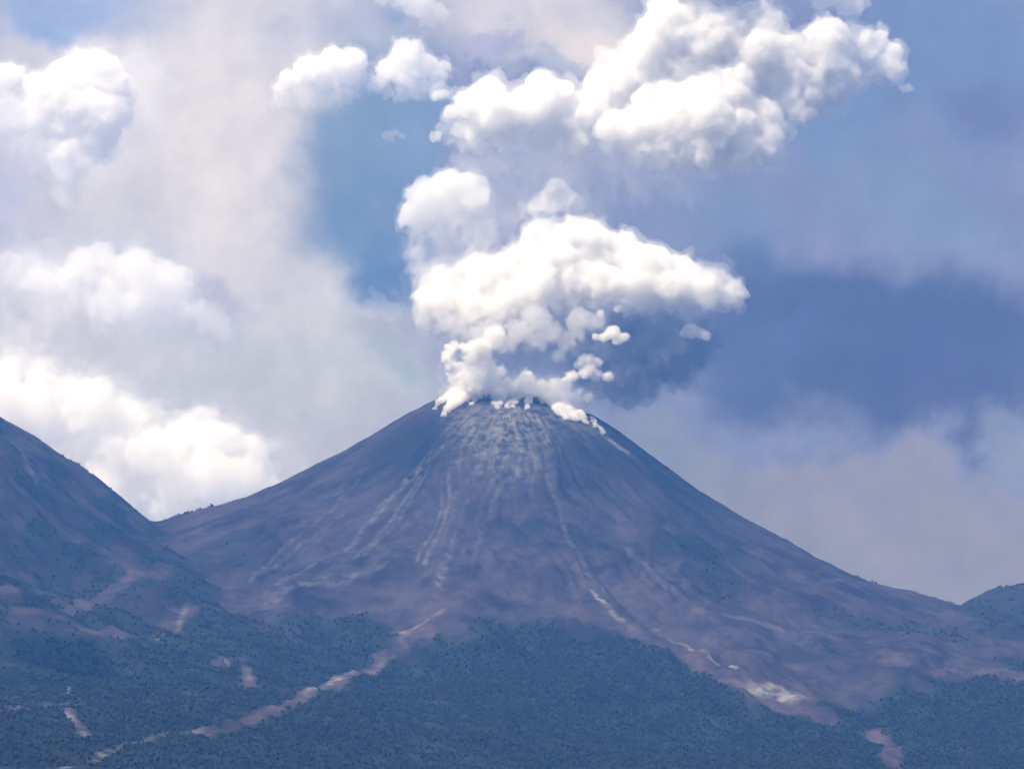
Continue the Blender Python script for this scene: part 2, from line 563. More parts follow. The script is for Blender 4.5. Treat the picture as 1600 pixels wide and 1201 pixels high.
# paler ground: ash-coloured chutes and scree
for pts, wd, k in [
    ([(690, 700), (650, 740), (610, 780), (575, 820), (545, 860)], 7, 0.42),
    ([(675, 705), (632, 752), (590, 795), (560, 835), (540, 858)], 5, 0.36),
    ([(655, 745), (620, 800), (580, 850), (555, 875)], 6, 0.36),
    ([(668, 735), (640, 785), (600, 835), (570, 868)], 5, 0.28),
    ([(700, 740), (703, 780), (688, 830), (664, 880)], 6, 0.42),
    ([(690, 750), (690, 795), (672, 840), (652, 878)], 5, 0.34),
    ([(712, 770), (705, 810), (690, 850)], 5, 0.2),
    ([(730, 780), (712, 830), (700, 870)], 5, 0.2),
    ([(700, 870), (692, 895), (682, 912)], 13, 0.5),
    ([(600, 880), (540, 905), (470, 915), (420, 945)], 20, 0.30),
    ([(540, 860), (500, 875), (450, 905), (415, 930)], 12, 0.26),
    ([(560, 750), (500, 810), (440, 860), (390, 910)], 5, 0.26),
    ([(540, 800), (470, 850), (400, 900)], 5, 0.22),
    ([(830, 660), (850, 740), (870, 780), (885, 840), (920, 900)], 6, 0.32),
    ([(845, 720), (862, 770), (900, 860), (945, 925)], 4, 0.25),
    ([(770, 780), (745, 850), (735, 900)], 5, 0.16),
    ([(900, 880), (925, 920)], 5, 0.3),
    ([(980, 860), (1040, 920), (1110, 965)], 9, 0.2),
    ([(1130, 960), (1180, 970), (1220, 985)], 9, 0.25),
    ([(925, 925), (950, 950), (975, 972)], 6.5, 1.0),
    ([(1025, 985), (1050, 1002), (1075, 1012)], 5, 0.7),
    ([(1075, 1010), (1110, 1027), (1150, 1043)], 6.5, 1.0),
    ([(600, 1030), (545, 1052), (520, 1062)], 8, 0.45),
    ([(535, 1058), (505, 1073), (478, 1088)], 8, 1.0),
    ([(690, 955), (650, 980), (628, 990)], 8, 0.6),
    ([(640, 985), (625, 1000)], 12, 0.4),
    ([(105, 1112), (118, 1130)], 5, 1.0), ([(70, 1100), (100, 1100)], 5, 0.4), ([(128, 1140), (134, 1150)], 6, 0.5),
    ([(107, 1075), (108, 1085)], 4, 0.9),
    ([(288, 950), (284, 970), (278, 985)], 8, 0.6), ([(245, 1000), (255, 990)], 8, 0.35),
    ([(350, 1030), (358, 1040)], 6, 0.6), ([(385, 1045), (390, 1062)], 6, 0.4),
    ([(100, 1200), (160, 1178), (230, 1158), (290, 1145), (340, 1135)], 9, 0.5),
    ([(0, 1110), (60, 1102)], 6, 0.3),
    ([(20, 690), (45, 730), (60, 760)], 7, 0.3), ([(10, 740), (40, 780), (55, 800)], 7, 0.25),
    ([(905, 655), (940, 680), (990, 712)], 9, 0.6),
    ([(350, 780), (365, 772)], 5, 0.2),
]:
    pale = mx(pale, stroke(pts, wd) * k)
pale = mx(pale, patch(1205, 1083, 46, 17, 0, 0.35) * 1.0)
veg = veg * (1 - patch(1205, 1083, 60, 24, 0, 0.3)); red = mx(red, patch(1215, 1083, 75, 26) * .8)
# fume-bleached rock and ash under the vents
pale = mx(pale, patch(790, 668, 70, 36, 0, 0.8) * 0.7)
pale = mx(pale, patch(870, 645, 50, 18, 0, 0.8) * 0.4 )
pale = mx(pale, patch(745, 722, 40, 22, 0, 0.8) * 0.38)
# dark patches and streaks; the right upper flank's shaded side is painted in
for p in [(960, 690, 110, 46), (1060, 770, 60, 42), (830, 690, 40, 20), (720, 690, 40, 20), (860, 840, 70, 26), (960, 875, 55, 32), (640, 700, 70, 40)]:
    dark_and_shade = mx(dark_and_shade, patch(p[0], p[1], p[2], p[3], 0, 0.6) * 0.85)
for pts, wd, k in [
    ([(960, 670), (1040, 750), (1110, 830), (1180, 880), (1260, 935)], 62, 1.0),  # shade of the right upper flank, painted as darker rock
    ([(790, 825), (850, 830), (900, 860), (930, 890)], 24, 0.8),
    ([(900, 760), (905, 830)], 12, 0.4),
    ([(1010, 850), (1080, 920), (1150, 975), (1240, 1010)], 22, 0.6),
    ([(560, 700), (440, 775), (330, 815), (240, 835), (150, 850)], 30, 0.6),
    ([(640, 760), (590, 830)], 20, 0.3),
]:
    dark_and_shade = mx(dark_and_shade, stroke(pts, wd) * k)
dark_and_shade = mx(dark_and_shade, patch(100, 1030, 85, 34, 0, 0.25) * 1.0)  # darker ground and leaves over the lower-left hollow
# reddish barren domes
for p in [(880, 900, 150, 60, .42), (960, 790, 90, 60, .4), (1180, 870, 70, 60, .25), (430, 960, 100, 40, .25), (1050, 930, 130, 50, .4), (640, 900, 90, 60, .2), (760, 860, 60, 60, .2), (1350, 1000, 200, 40, .3)]:
    red = mx(red, patch(p[0], p[1], p[2], p[3], 0, 0.8) * p[4])
veg = np.clip(veg, 0, 1); pale = np.clip(pale, 0, 1); red = np.clip(red, 0, 1); dark_and_shade = np.clip(dark_and_shade, 0, 1)

NY, NX = X.shape
idx = np.arange(NX * NY).reshape(NY, NX)
quads = np.stack([idx[:-1, :-1], idx[:-1, 1:], idx[1:, 1:], idx[1:, :-1]], -1).reshape(-1, 4)
fx = X.ravel()[quads].mean(1); fy = Y.ravel()[quads].mean(1)
fown = OWN.ravel()[quads].max(1)
fcone = np.hypot(fx, fy - CY)
fz = Z.ravel()[quads].mean(1)
is_ground = (fcone > 4100) & (np.hypot(fx - LX, fy - LY) > 4100) & (fown != 2) | (fz < 12)
allV = np.stack([X.ravel(), Y.ravel(), Z.ravel()], -1)


def piece(name, mask, mat=None):
    q = quads[mask]
    used, inv = np.unique(q.ravel(), return_inverse=True)
    o = mesh_from(name, allV[used], inv.reshape(-1, 4), mat or MG)
    a = o.data.attributes.new('cover', 'FLOAT_COLOR', 'POINT')
    data = np.stack([veg.ravel()[used], pale.ravel()[used], red.ravel()[used], np.ones(len(used))], -1)
    a.data.foreach_set('color', data.astype(np.float32).ravel())
    a = o.data.attributes.new('dark_and_shade', 'FLOAT', 'POINT')
    a.data.foreach_set('value', dark_and_shade.ravel()[used].astype(np.float32))
    tag(o, kind='structure')
    return o


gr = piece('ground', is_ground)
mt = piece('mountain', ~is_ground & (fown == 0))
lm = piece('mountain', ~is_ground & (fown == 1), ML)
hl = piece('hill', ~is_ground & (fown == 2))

_ico = {}


def ico(sub):
    if sub not in _ico:
        import bmesh
        bm = bmesh.new(); bmesh.ops.create_icosphere(bm, subdivisions=sub, radius=1)
        _ico[sub] = (np.array([v.co[:] for v in bm.verts]), np.array([[v.index for v in f.verts] for f in bm.faces]))
        bm.free()
    return _ico[sub]


# ------------------------------------------------------------------ woods on the lower slopes
def grid_at(A, x, y):
    """bilinear value of a grid array at ground points"""
    ix = np.clip(np.searchsorted(XS, x) - 1, 0, len(XS) - 2); iy = np.clip(np.searchsorted(YS, y) - 1, 0, len(YS) - 2)
    fx_ = (x - XS[ix]) / (XS[ix + 1] - XS[ix]); fy_ = (y - YS[iy]) / (YS[iy + 1] - YS[iy])
    return (A[iy, ix] * (1 - fx_) + A[iy, ix + 1] * fx_) * (1 - fy_) + (A[iy + 1, ix] * (1 - fx_) + A[iy + 1, ix + 1] * fx_) * fy_


lm_ = bpy.data.materials.new('leaves'); lm_.use_nodes = True
t = NT(lm_.node_tree); t.n.clear()
geo = t.node('ShaderNodeNewGeometry').outputs['Position']
c = t.mix(t.ramp(t.noise(geo, 0.09, 2, 0.6), 0.35, 0.65), (0.015, 0.022, 0.022), (0.034, 0.044, 0.038))
c = t.mix(t.math('MULTIPLY', t.ramp(t.noise(geo, 0.006, 5, 0.6), 0.42, 0.66), 0.6), c, (0.030, 0.032, 0.028))
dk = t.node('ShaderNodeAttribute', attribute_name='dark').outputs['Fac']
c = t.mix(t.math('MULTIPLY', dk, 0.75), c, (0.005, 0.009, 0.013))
b = t.node('ShaderNodeBsdfDiffuse'); t.l.new(c, b.inputs[0])
o_ = t.node('ShaderNodeOutputMaterial'); t.l.new(b.outputs[0], o_.inputs[0])

SP_ = 8.0
gx, gy = np.meshgrid(np.arange(-1750, 1750, SP_), np.arange(4700, 8750, SP_))
gx = (gx + rng.uniform(-.5, .5, gx.shape) * SP_).ravel(); gy = (gy + rng.uniform(-.5, .5, gy.shape) * SP_).ravel()
k = np.abs(gx) < 0.182 * gy + 30
gx, gy = gx[k], gy[k]
vg = grid_at(veg, gx, gy) + 0.25 * fbm(gx / 60, gy / 60, gx * 0 + 3, 3)
k = (rng.random(len(gx)) < 0.92 * sstep(0.45, 1.2, vg) * np.where(grid_at(OWN * 1.0, gx, gy) == 1, 0.5, 1) * np.clip(1.25 - np.maximum(gy - 6500, 0) / 3200, .2, 1)) & (grid_at(pale, gx, gy) < 0.35)
gx, gy = gx[k], gy[k]
# trees that stand along the skylines of the two saddles
el_ = (Z - 2) / np.maximum(Y, 1)
crest = YS[np.argmax(np.where(Y < 9300, el_, -9), axis=0)]
rx, ry = [], []
for (p0, p1, n, hfac) in ((226, 345, 90, 1), (140, 226, 14, 1), (1395, 1600, 90, 1), (1300, 1395, 12, 1)):
    xx = (rng.uniform(p0, p1, n) - 800) / FPX * 9100
    rx.append(xx); ry.append(np.interp(xx, XS, crest) + rng.uniform(-12, 6, n))
gx = np.concatenate([gx, *rx]); gy = np.concatenate([gy, *ry])
gz = grid_at(Z, gx, gy)
n = len(gx); print('trees', n)
iv, jf = ico(1)
size = rng.uniform(1.6, 3.3, n) * (0.75 + 0.6 * rng.random(n)); size[-206:] *= 0.95
lob = []
for j in range(3):
    off = rng.normal(size=(n, 3)) * (0.42, 0.42, 0.30) * size[:, None]
    off[:, 2] += size * (0.75, 1.15, 0.5)[j]
    sc_ = size * rng.uniform(0.55, 0.85, n)
    jit = 1 + 0.3 * rng.normal(size=(n, len(iv), 1))
    lob.append(np.stack([gx, gy, gz], -1)[:, None, :] + off[:, None, :] + iv[None] * jit * sc_[:, None, None] * (1, 1, 1.05))
V = np.concatenate(lob, 0).reshape(-1, 3)
F = (jf[None] + (np.arange(3 * n) * len(iv))[:, None, None]).reshape(-1, 3)
fo = mesh_from('forest', V, F, lm_, False)
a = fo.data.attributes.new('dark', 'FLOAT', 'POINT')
a.data.foreach_set('value', np.tile(np.repeat(grid_at(dark_and_shade, gx, gy), len(iv)), 3).astype(np.float32))
tag(fo, kind='stuff')

# ------------------------------------------------------------------ haze
hz_m = bpy.data.materials.new('haze'); hz_m.use_nodes = True
t = NT(hz_m.node_tree); t.n.clear()
pv = t.node('ShaderNodeVolumePrincipled')
pv.inputs['Color'].default_value = (0.09, 0.34, 1.0, 1)
pv.inputs['Absorption Color'].default_value = (1, 1, 1, 1)
pv.inputs['Density'].default_value = 4.5e-5
pv.inputs['Anisotropy'].default_value = 0.0
o_ = t.node('ShaderNodeOutputMaterial'); t.l.new(pv.outputs[0], o_.inputs['Volume'])
x0, x1, y0, y1, z0, z1 = -9100, 9100, -3100, 11500, float(Z.min()) - 1, 3600
hv = [(x, y, z) for x in (x0, x1) for y in (y0, y1) for z in (z0, z1)]
hf = [(0, 1, 3, 2), (4, 6, 7, 5), (0, 4, 5, 1), (2, 3, 7, 6), (0, 2, 6, 4), (1, 5, 7, 3)]
tag(mesh_from('haze', hv, hf, hz_m, False), kind='stuff')

# ------------------------------------------------------------------ clouds and smoke
def vol_mat(name, density, color=(1, 0.997, 0.990), aniso=0.0, absorb=(0, 0, 0)):
    m = bpy.data.materials.new(name); m.use_nodes = True
    t = NT(m.node_tree); t.n.clear()
    p = t.node('ShaderNodeVolumePrincipled')
    p.inputs['Color'].default_value = (*color, 1)
    p.inputs['Absorption Color'].default_value = (*absorb, 1)
    p.inputs['Density'].default_value = density
    p.inputs['Anisotropy'].default_value = aniso
    o = t.node('ShaderNodeOutputMaterial'); t.l.new(p.outputs[0], o.inputs['Volume'])
    return m


def get_np(me):
    n = len(me.vertices)
    co = np.empty(n * 3, np.float32); me.vertices.foreach_get('co', co)
    nr = np.empty(n * 3, np.float32); me.vertices.foreach_get('normal', nr)
    return co.reshape(-1, 3).astype(float), nr.reshape(-1, 3).astype(float)


def remesh(V, F, voxel, smooth, mat):
    """one clean closed skin round everything given"""
    tmp = mesh_from('tmp', V, F, mat)
    md = tmp.modifiers.new('r', 'REMESH'); md.mode = 'VOXEL'; md.voxel_size = voxel; md.adaptivity = 0
    if smooth:
        ms = tmp.modifiers.new('s', 'SMOOTH'); ms.iterations = smooth; ms.factor = 0.5
    me = bpy.data.meshes.new_from_object(tmp.evaluated_get(bpy.context.evaluated_depsgraph_get()))
    old = tmp.data
    bpy.data.objects.remove(tmp); bpy.data.meshes.remove(old)
    return me


def quads_of(me):
    F = np.empty(len(me.polygons) * 4, np.int32); me.polygons.foreach_get('vertices', F)
    return F.reshape(-1, 4)


def drop_crumbs(V, F, least):
    """forget the loose droplets a rough skin leaves behind"""
    par = np.arange(len(V))
    for _ in range(400):
        m = par[F].min(1)
        new = par.copy()
        for k in range(4): np.minimum.at(new, F[:, k], m)
        new = new[new]
        if (new == par).all(): break
        par = new
    lab, inv, cnt = np.unique(par, return_inverse=True, return_counts=True)
    keep = cnt[inv] >= least
    if keep.all(): return V, F
    fk = keep[F].all(1); idx = np.cumsum(keep) - 1
    return V[keep], idx[F[fk]]


def billowed(me, rm, ragged, fine, grow=0.0):
    co, nr = get_np(me)
    x, y, z = (co / (rm * 0.9)).T
    dsp = rm * ragged * (-billow(x, y, z, 2) * 0.9 + 0.15)
    dsp = dsp + rm * ragged * 0.45 * fine * fbm(x * 3.6 + 7, y * 3.6, z * 3.6, 4, 0.62)
    under = np.clip(-nr[:, 2], 0, 1)
    dsp = dsp * (1 + 0.6 * under) + under * rm * 0.22 * fbm(x * 1.4, y * 1.4, z * .7, 3)
    if grow:
        dsp = dsp + rm * grow * (0.55 + 1.5 * fbm(x * 1.7 + 3, y * 1.7, z * 1.7 + 8, 4, 0.6))
    return co + nr * dsp[:, None]


def cloud(name, blobs, Y, mat, voxel, kids=(7, 5), ragged=0.16, seed=1, flat=0.55, depth=0.8, fine=1.0, fringe=0.30, label=None, cat='cloud', kind=None, group=None):
    """blobs: (px, py, radius px[, y offset m]) -> one closed, billowing hull"""
    r_ = np.random.default_rng(seed)
    mpp = Y / FPX / math.cos(PITCH)
    S = []
    for b in blobs:
        r = b[2] * mpp
        yo = b[3] if len(b) > 3 else r_.uniform(-0.5, 0.5) * r * depth
        S.append((*at(b[0], b[1], Y + yo), r))
    lvl = S; allS = list(S)
    for li, n in enumerate(kids):
        nxt = []
        for (x, y, z, r) in lvl:
            for k in range(n):
                d = r_.normal(size=3); d /= np.linalg.norm(d)
                if d[1] > 0.5: d[1] *= -1
                if d[2] < -0.3 and r_.random() < 0.6: d[2] *= -1
                rr = r * r_.uniform(0.25, 0.62)
                q = (x + d[0] * (r * 0.97 - rr * .5), y + d[1] * (r - rr * .5) * depth, z + d[2] * (r * 0.92 - rr * .5), rr)
                nxt.append(q)
        lvl = nxt; allS += nxt
    Vs, Fs, off = [], [], 0
    for (x, y, z, r) in allS:
        if r < voxel * 1.2: continue
        iv, jf = ico(2 if r < voxel * 8 else 3)
        v = iv * r
        v[:, 1] *= max(depth, .6)
        v[:, 2] = np.where(v[:, 2] < 0, v[:, 2] * flat, v[:, 2])
        Vs.append(v + (x, y, z)); Fs.append(jf + off); off += len(v)
    base = remesh(np.concatenate(Vs), np.concatenate(Fs), voxel, 3, mat)
    F0 = quads_of(base)
    rm = float(np.median([s[3] for s in S]))
    V = billowed(base, rm, ragged, fine)
    me = remesh(V, F0, voxel * 0.9, 1, mat)
    o = finish(name, me, mat, 60 if voxel > 4 else 110)
    tag(o, label, cat if kind != 'stuff' else None, group, kind)
    if fringe:
        V = billowed(base, rm, ragged * .8, fine, grow=fringe)
        me2 = remesh(V, F0, voxel * 1.15, 0, mat)
        d = mat.node_tree.nodes['Principled Volume']
        fm = vol_mat(mat.name + '_edge', d.inputs['Density'].default_value * 0.22, tuple(d.inputs['Color'].default_value)[:3], absorb=tuple(d.inputs['Absorption Color'].default_value)[:3])
        c = finish('fringe', me2, fm, 60); c.parent = o
    bpy.data.meshes.remove(base)
    return o


def finish(name, me, mat, least):
    co, _ = get_np(me)
    V, F = drop_crumbs(co, quads_of(me), least)
    bpy.data.meshes.remove(me)
    return mesh_from(name, V, F, mat)
PY = 9000.0       # the eruption stands over the crater
BY = 17500.0      # fair weather clouds stand well beyond the mountain
m_dense = vol_mat('dense_steam', 0.058)
m_smoke = vol_mat('white_smoke', 0.034)
m_soft = vol_mat('soft_smoke', 0.018)
m_thin = vol_mat('thin_smoke', 0.0058)
m_dark = vol_mat('dark_smoke', 0.0095, color=(0.26, 0.33, 0.46), absorb=(0.0, 0.0, 0.0))
m_cumulus = vol_mat('cumulus', 0.014)
m_cumsoft = vol_mat('soft_cumulus', 0.0045)
m_veil = vol_mat('veil', 0.0010)


def wisps(parent, name, blobs, Y, mat, voxel, **kw):
    kw.setdefault('fringe', 0)
    o = cloud(name, blobs, Y, mat, voxel, **kw)
    o.parent = parent
    for k in ('category', 'label', 'kind'):
        if k in o: del o[k]
    return o


# --- the eruption column, from the vents upwards
o = cloud('smoke', [
    (742, 594, 23), (755, 579, 18), (750, 566, 14), (728, 612, 13), (760, 608, 12), (800, 607, 9), (779, 583, 10), (772, 592, 10), (724, 605, 13), (711, 613, 10), (735, 603, 14), (702, 620, 7), (765, 600, 12), (790, 598, 8), (800, 603, 7),
    (823, 588, 9), (825, 599, 12), (812, 600, 9), (838, 606, 9), (848, 605, 10), (869, 602, 10), (886, 604, 8), (858, 613, 10), (871, 617, 12), (886, 624, 13), (874, 632, 10),
    (890, 640, 11), (898, 650, 9), (902, 628, 9), (919, 623, 7), (905, 614, 6), (753, 561, 12),
    (775, 607, 8), (788, 608, 7), (812, 611, 7), (826, 612, 8), (842, 615, 8), (856, 622, 7), (800, 612, 6), (768, 604, 9), (862, 628, 7)],
    PY - 120, m_dense, 2.0, kids=(6, 5, 3), seed=11, ragged=.4, fringe=.6, kind='stuff', label='bright white steam pouring from the vents along the crater rim')
# steam clinging to the slope below the vents
def slope_steam(lines, mat):
    Vs, Fs, off = [], [], 0
    r_ = np.random.default_rng(5)
    for (a, b, ra, rb) in lines:
        n = 34
        for k in range(n):
            f = k / (n - 1)
            px = a[0] + (b[0] - a[0]) * f + r_.normal() * 1.6
            py = a[1] + (b[1] - a[1]) * f + r_.normal() * 1.2
            q = ground_at(px, py)
            r = (ra + (rb - ra) * f + 0.7) * 2.5 * r_.uniform(.7, 1.25)
            iv, jf = ico(2)
            Vs.append(iv * (r, r * 1.5, r) + q + (0, -r * .3, r * .25)); Fs.append(jf + off); off += len(iv)
    me = remesh(np.concatenate(Vs), np.concatenate(Fs), 2.2, 0, mat)
    co, nr = get_np(me)
    co += nr * (3.0 * fbm(co[:, 0] / 12, co[:, 1] / 12, co[:, 2] / 12, 3))[:, None]
    return finish('smoke', remesh(co, quads_of(me), 2.0, 1, mat), mat, 14)


cloud('smoke', [(735, 595, 20), (715, 610, 16), (765, 590, 18), (800, 598, 16), (830, 600, 18), (865, 605, 18), (890, 615, 20), (905, 635, 18), (925, 610, 14), (700, 615, 12), (890, 650, 14), (915, 650, 12)],
      PY - 50, m_thin, 3.5, kids=(6, 4), seed=18, ragged=.5, kind='stuff', label='thin torn vapour drifting over the whole crater rim')
o = slope_steam([((722, 612), (692, 652), 8, 1.8), ((735, 610), (700, 645), 8, 2.0), ((745, 612), (712, 636), 7, 2), ((700, 618), (690, 632), 3, 1), ((690, 622), (678, 640), 2.0, 1),
                 ((779, 612), (770, 634), 4, 1.6), ((790, 615), (776, 640), 5, 2), ((806, 612), (790, 640), 4, 1.6), ((820, 616), (800, 636), 4, 1.5), ((845, 612), (850, 632), 6, 2.5), ((756, 612), (735, 634), 4, 1.6), ((830, 618), (822, 640), 4, 1.6), ((795, 610), (785, 626), 5, 2), ((857, 618), (866, 640), 5, 2.5),
                 ((865, 622), (880, 640), 6, 4), ((880, 630), (900, 660), 8, 3), ((868, 640), (888, 656), 5, 2), ((900, 640), (915, 662), 5, 2), ((925, 655), (945, 680), 1.6, 1.4)], m_dense)
tag(o, 'white steam streaming down the gullies just below the crater rim', kind='stuff')

o = cloud('smoke', [(751, 546, 15), (768, 535, 14), (757, 556, 11), (745, 565, 9), (702, 546, 8), (712, 541, 8), (722, 543, 8), (699, 558, 10), (735, 545, 11), (722, 577, 11), (708, 573, 10), (712, 590, 12), (735, 565, 12), (775, 524, 14)],
          PY - 120, vol_mat('column_steam', 0.055), 2.2, kids=(6, 5, 3), seed=12, ragged=.4, kind='stuff', label='narrow pale column curling up from the left vents')
o = cloud('smoke', [(915, 564, 12), (932, 568, 9), (905, 571, 8), (895, 589, 9), (915, 584, 10), (932, 587, 10), (949, 589, 8), (924, 577, 8), (884, 595, 6)],
          PY - 70, vol_mat('puff_steam', 0.07), 2.0, kids=(6, 5, 3), seed=13, ragged=.35, kind='stuff', label='tight white puffs rising over the right end of the rim')
o = cloud('smoke', [(957, 522, 13), (974, 529, 9), (943, 528, 8), (930, 527, 6), (965, 534, 8), (938, 490, 6), (965, 484, 7)],
          PY - 120, vol_mat('ragged_puff', 0.06), 3, kids=(6, 3), seed=14, ragged=.25, kind='stuff', label='small ragged puff drifting below the middle smoke cloud')
o = cloud('smoke', [(1079, 518, 13), (1092, 522, 11), (1070, 521, 8), (1103, 526, 9)],
          PY - 60, m_smoke, 3, kids=(6, 3), seed=15, ragged=.25, kind='stuff', label='lone faint puff against the dark sky east of the vents')
o = cloud('smoke', [(980, 590, 38), (1020, 575, 42), (1060, 560, 38), (1085, 548, 30), (950, 615, 20), (1000, 550, 45), (1040, 535, 40), (960, 560, 34), (930, 600, 26), (925, 545, 28), (1095, 525, 24), (905, 575, 24), (940, 590, 30), (1000, 605, 26), (1050, 580, 36), (880, 520, 24), (985, 510, 30)],
          PY + 60, m_dark, 5, kids=(6, 4), seed=16, ragged=.45, fringe=.5, kind='stuff', label='dark blue-grey ash smoke trailing to the right of the crater')
o = cloud('smoke', [(800, 560, 34), (840, 550, 36), (780, 575, 22), (870, 560, 30), (820, 520, 36), (720, 520, 24), (880, 530, 28), (900, 600, 20), (700, 590, 18)],
          PY + 40, vol_mat('grey_smoke', 0.007, color=(.62, .68, .78), absorb=(0, 0, 0)), 5, kids=(6, 3), seed=17, ragged=.35, kind='stuff', label='thin grey smoke hanging between the vents and the middle cloud')

cloud('smoke', [(765, 522, 22), (790, 540, 17), (812, 522, 20), (838, 536, 15), (858, 522, 18), (884, 536, 14), (742, 528, 18), (872, 556, 9), (720, 520, 16), (898, 520, 14), (905, 500, 18), (930, 505, 14), (700, 505, 18), (835, 500, 22)],
      PY - 190, vol_mat('rising_smoke', 0.010), 3.2, seed=19, ragged=.4, kids=(7, 5), kind='stuff', label='soft grey-white smoke rising off the vents into the middle cloud')
mid = cloud('smoke', [(845, 375, 30), (905, 388, 48), (960, 408, 44), (1010, 425, 42), (1062, 438, 38), (1112, 445, 34), (1148, 458, 18), (870, 425, 48), (930, 440, 42), (810, 432, 46), (765, 440, 40), (745, 420, 26),
                      (690, 447, 32), (672, 470, 24), (720, 475, 36), (1030, 460, 28, -70), (985, 455, 34, -80), (1095, 462, 26, -60), (1140, 467, 15), (1050, 455, 30, -70), (690, 478, 34, -40), (755, 488, 36, -60), (800, 476, 38, -70), (845, 450, 36, -80), (900, 448, 34, -80), (945, 452, 34, -80)],
            PY, m_smoke, 4.2, seed=21, ragged=.2, kids=(8, 6, 4), kind='stuff', label='broad white smoke cloud reaching right, midway up the eruption')
wisps(mid, 'wisp', [(700, 500, 32), (740, 510, 32), (775, 505, 34), (815, 500, 40), (860, 480, 36), (885, 500, 22), (905, 520, 18), (1000, 470, 30), (1080, 470, 28), (1140, 472, 22), (665, 495, 22), (648, 400, 16), (655, 425, 20), (665, 450, 22), (730, 530, 22), (860, 515, 30), (830, 540, 20)],
      PY, m_thin, 6, seed=22, ragged=.45, kids=(6, 3))
wisps(mid, 'wisp', [(770, 508, 30), (740, 500, 32), (800, 498, 36), (768, 528, 20), (845, 485, 34), (690, 490, 28), (705, 510, 20), (830, 510, 22), (880, 490, 22), (790, 525, 18)],
      PY - 20, m_soft, 4, seed=23, ragged=.35, kids=(6, 4))
o = cloud('smoke', [(870, 298, 20), (852, 316, 18), (884, 312, 16), (835, 325, 12), (865, 322, 16)],
          PY, vol_mat('bright_puff', 0.05), 3.0, seed=24, kids=(7, 4), ragged=.2, kind='stuff', label='small white puff between the middle and the upper smoke')
wisps(o, 'wisp', [(890, 320, 22), (850, 340, 20), (825, 330, 16)], PY, m_thin, 5, seed=25, ragged=.4, kids=(6, 3))
o = cloud('smoke', [(695, 305, 36), (665, 312, 30), (725, 295, 28), (745, 296, 20), (645, 342, 24), (660, 335, 28), (705, 330, 34), (738, 318, 28)],
          PY, m_soft, 4.5, seed=26, kids=(8, 5), ragged=.2, kind='stuff', label='rounded smoke puff left of the column with a faint trailing tail')
wisps(o, 'wisp', [(650, 370, 16), (652, 395, 14), (655, 420, 14), (690, 350, 30), (730, 340, 30), (755, 330, 20), (665, 360, 20), (750, 370, 30)],
      PY, m_thin, 5, seed=27, ragged=.4, kids=(6, 3))

cloud('smoke', [(760, 520, 60), (820, 500, 70), (900, 480, 70), (720, 480, 60), (700, 400, 55), (760, 370, 60), (800, 310, 60), (860, 280, 60), (930, 270, 60), (1000, 275, 50), (760, 270, 50), (1070, 280, 45), (960, 500, 50), (1050, 490, 45), (900, 340, 50)],
      PY + 120, vol_mat('faint_smoke', 0.0016), 8, seed=28, ragged=.5, kids=(6, 4), kind='stuff', label='faint smoke veil joining the vents to the upper billow')
cloud('smoke', [(945, 545, 18), (975, 558, 20), (1005, 540, 22), (1030, 560, 18), (1055, 540, 18), (990, 580, 16), (1020, 515, 18), (965, 590, 14), (905, 545, 18), (1045, 520, 14)],
      PY - 60, vol_mat('dim_smoke', 0.0026, color=(.8, .84, .9)), 3.5, seed=29, ragged=.55, kids=(6, 5), kind='stuff', label='dim lumps of grey smoke in front of the dark ash smoke')

up = cloud('smoke', [
    (760, 150, 30), (735, 165, 26), (688, 147, 9), (700, 182, 14), (848, 140, 24), (868, 152, 30), (785, 185, 38), (830, 180, 36), (885, 190, 36), (925, 175, 36), (820, 150, 16),
    (955, 148, 42), (1000, 105, 46), (1040, 62, 50), (1080, 40, 46), (1125, 70, 48), (1180, 50, 46), (1228, 92, 46), (1290, 70, 38), (1350, 75, 32), (1392, 85, 20), (1075, 110, 55), (1030, 160, 50),
    (1160, 120, 46), (1250, 145, 34), (1300, 120, 30), (1210, 165, 22), (1278, 170, 18), (1090, 190, 52, -75), (1145, 210, 44, -75), (1188, 236, 32, -70), (1212, 252, 13, -65), (1045, 212, 44, -70), (1000, 205, 38, -60), (1100, 232, 38, -75), (1160, 240, 28, -75),
    (960, 205, 32, -55), (1015, 230, 32, -65), (1060, 240, 34, -75), (1110, 250, 30, -75), (1158, 256, 22, -70), (1185, 215, 34, -70), (1245, 168, 32, -40), (1285, 150, 30, -30), (1320, 130, 28, -30), (1395, 115, 18), (1240, 125, 42, -40), (1190, 90, 48, -40), (1290, 100, 40, -30), (1130, 150, 48, -50), (1190, 185, 34, -50), (1070, 170, 44, -60), (740, 208, 22), (790, 218, 22), (850, 222, 20), (900, 228, 22), (1110, -40, 60), (1200, -40, 60), (1290, -20, 40), (1060, -10, 40), (1330, 10, 20)],
    PY, m_smoke, 5.0, seed=31, ragged=.2, kids=(8, 6, 4), kind='stuff', label='huge sunlit white smoke billow leaving the top of the frame')
wisps(up, 'wisp', [(720, 215, 24), (700, 200, 16), (760, 225, 28), (810, 230, 34), (860, 232, 34), (900, 235, 32), (950, 240, 34), (1000, 255, 32), (1060, 262, 32), (1110, 262, 28), (1160, 255, 26), (830, 262, 22), (780, 250, 22), (1230, 170, 26), (1300, 165, 26), (1370, 110, 26), (1200, 262, 16)],
      PY, m_thin, 7, seed=32, ragged=.45, kids=(6, 3))
wisps(up, 'wisp', [(1405, 110, 14), (1415, 140, 10), (1385, 100, 18), (1300, 150, 22), (720, 205, 14), (800, 212, 20), (850, 215, 20), (905, 222, 20), (975, 228, 20), (830, 245, 10), (1130, 245, 24), (680, 215, 10)],
      PY - 10, m_soft, 5, seed=33, ragged=.35, kids=(6, 4))
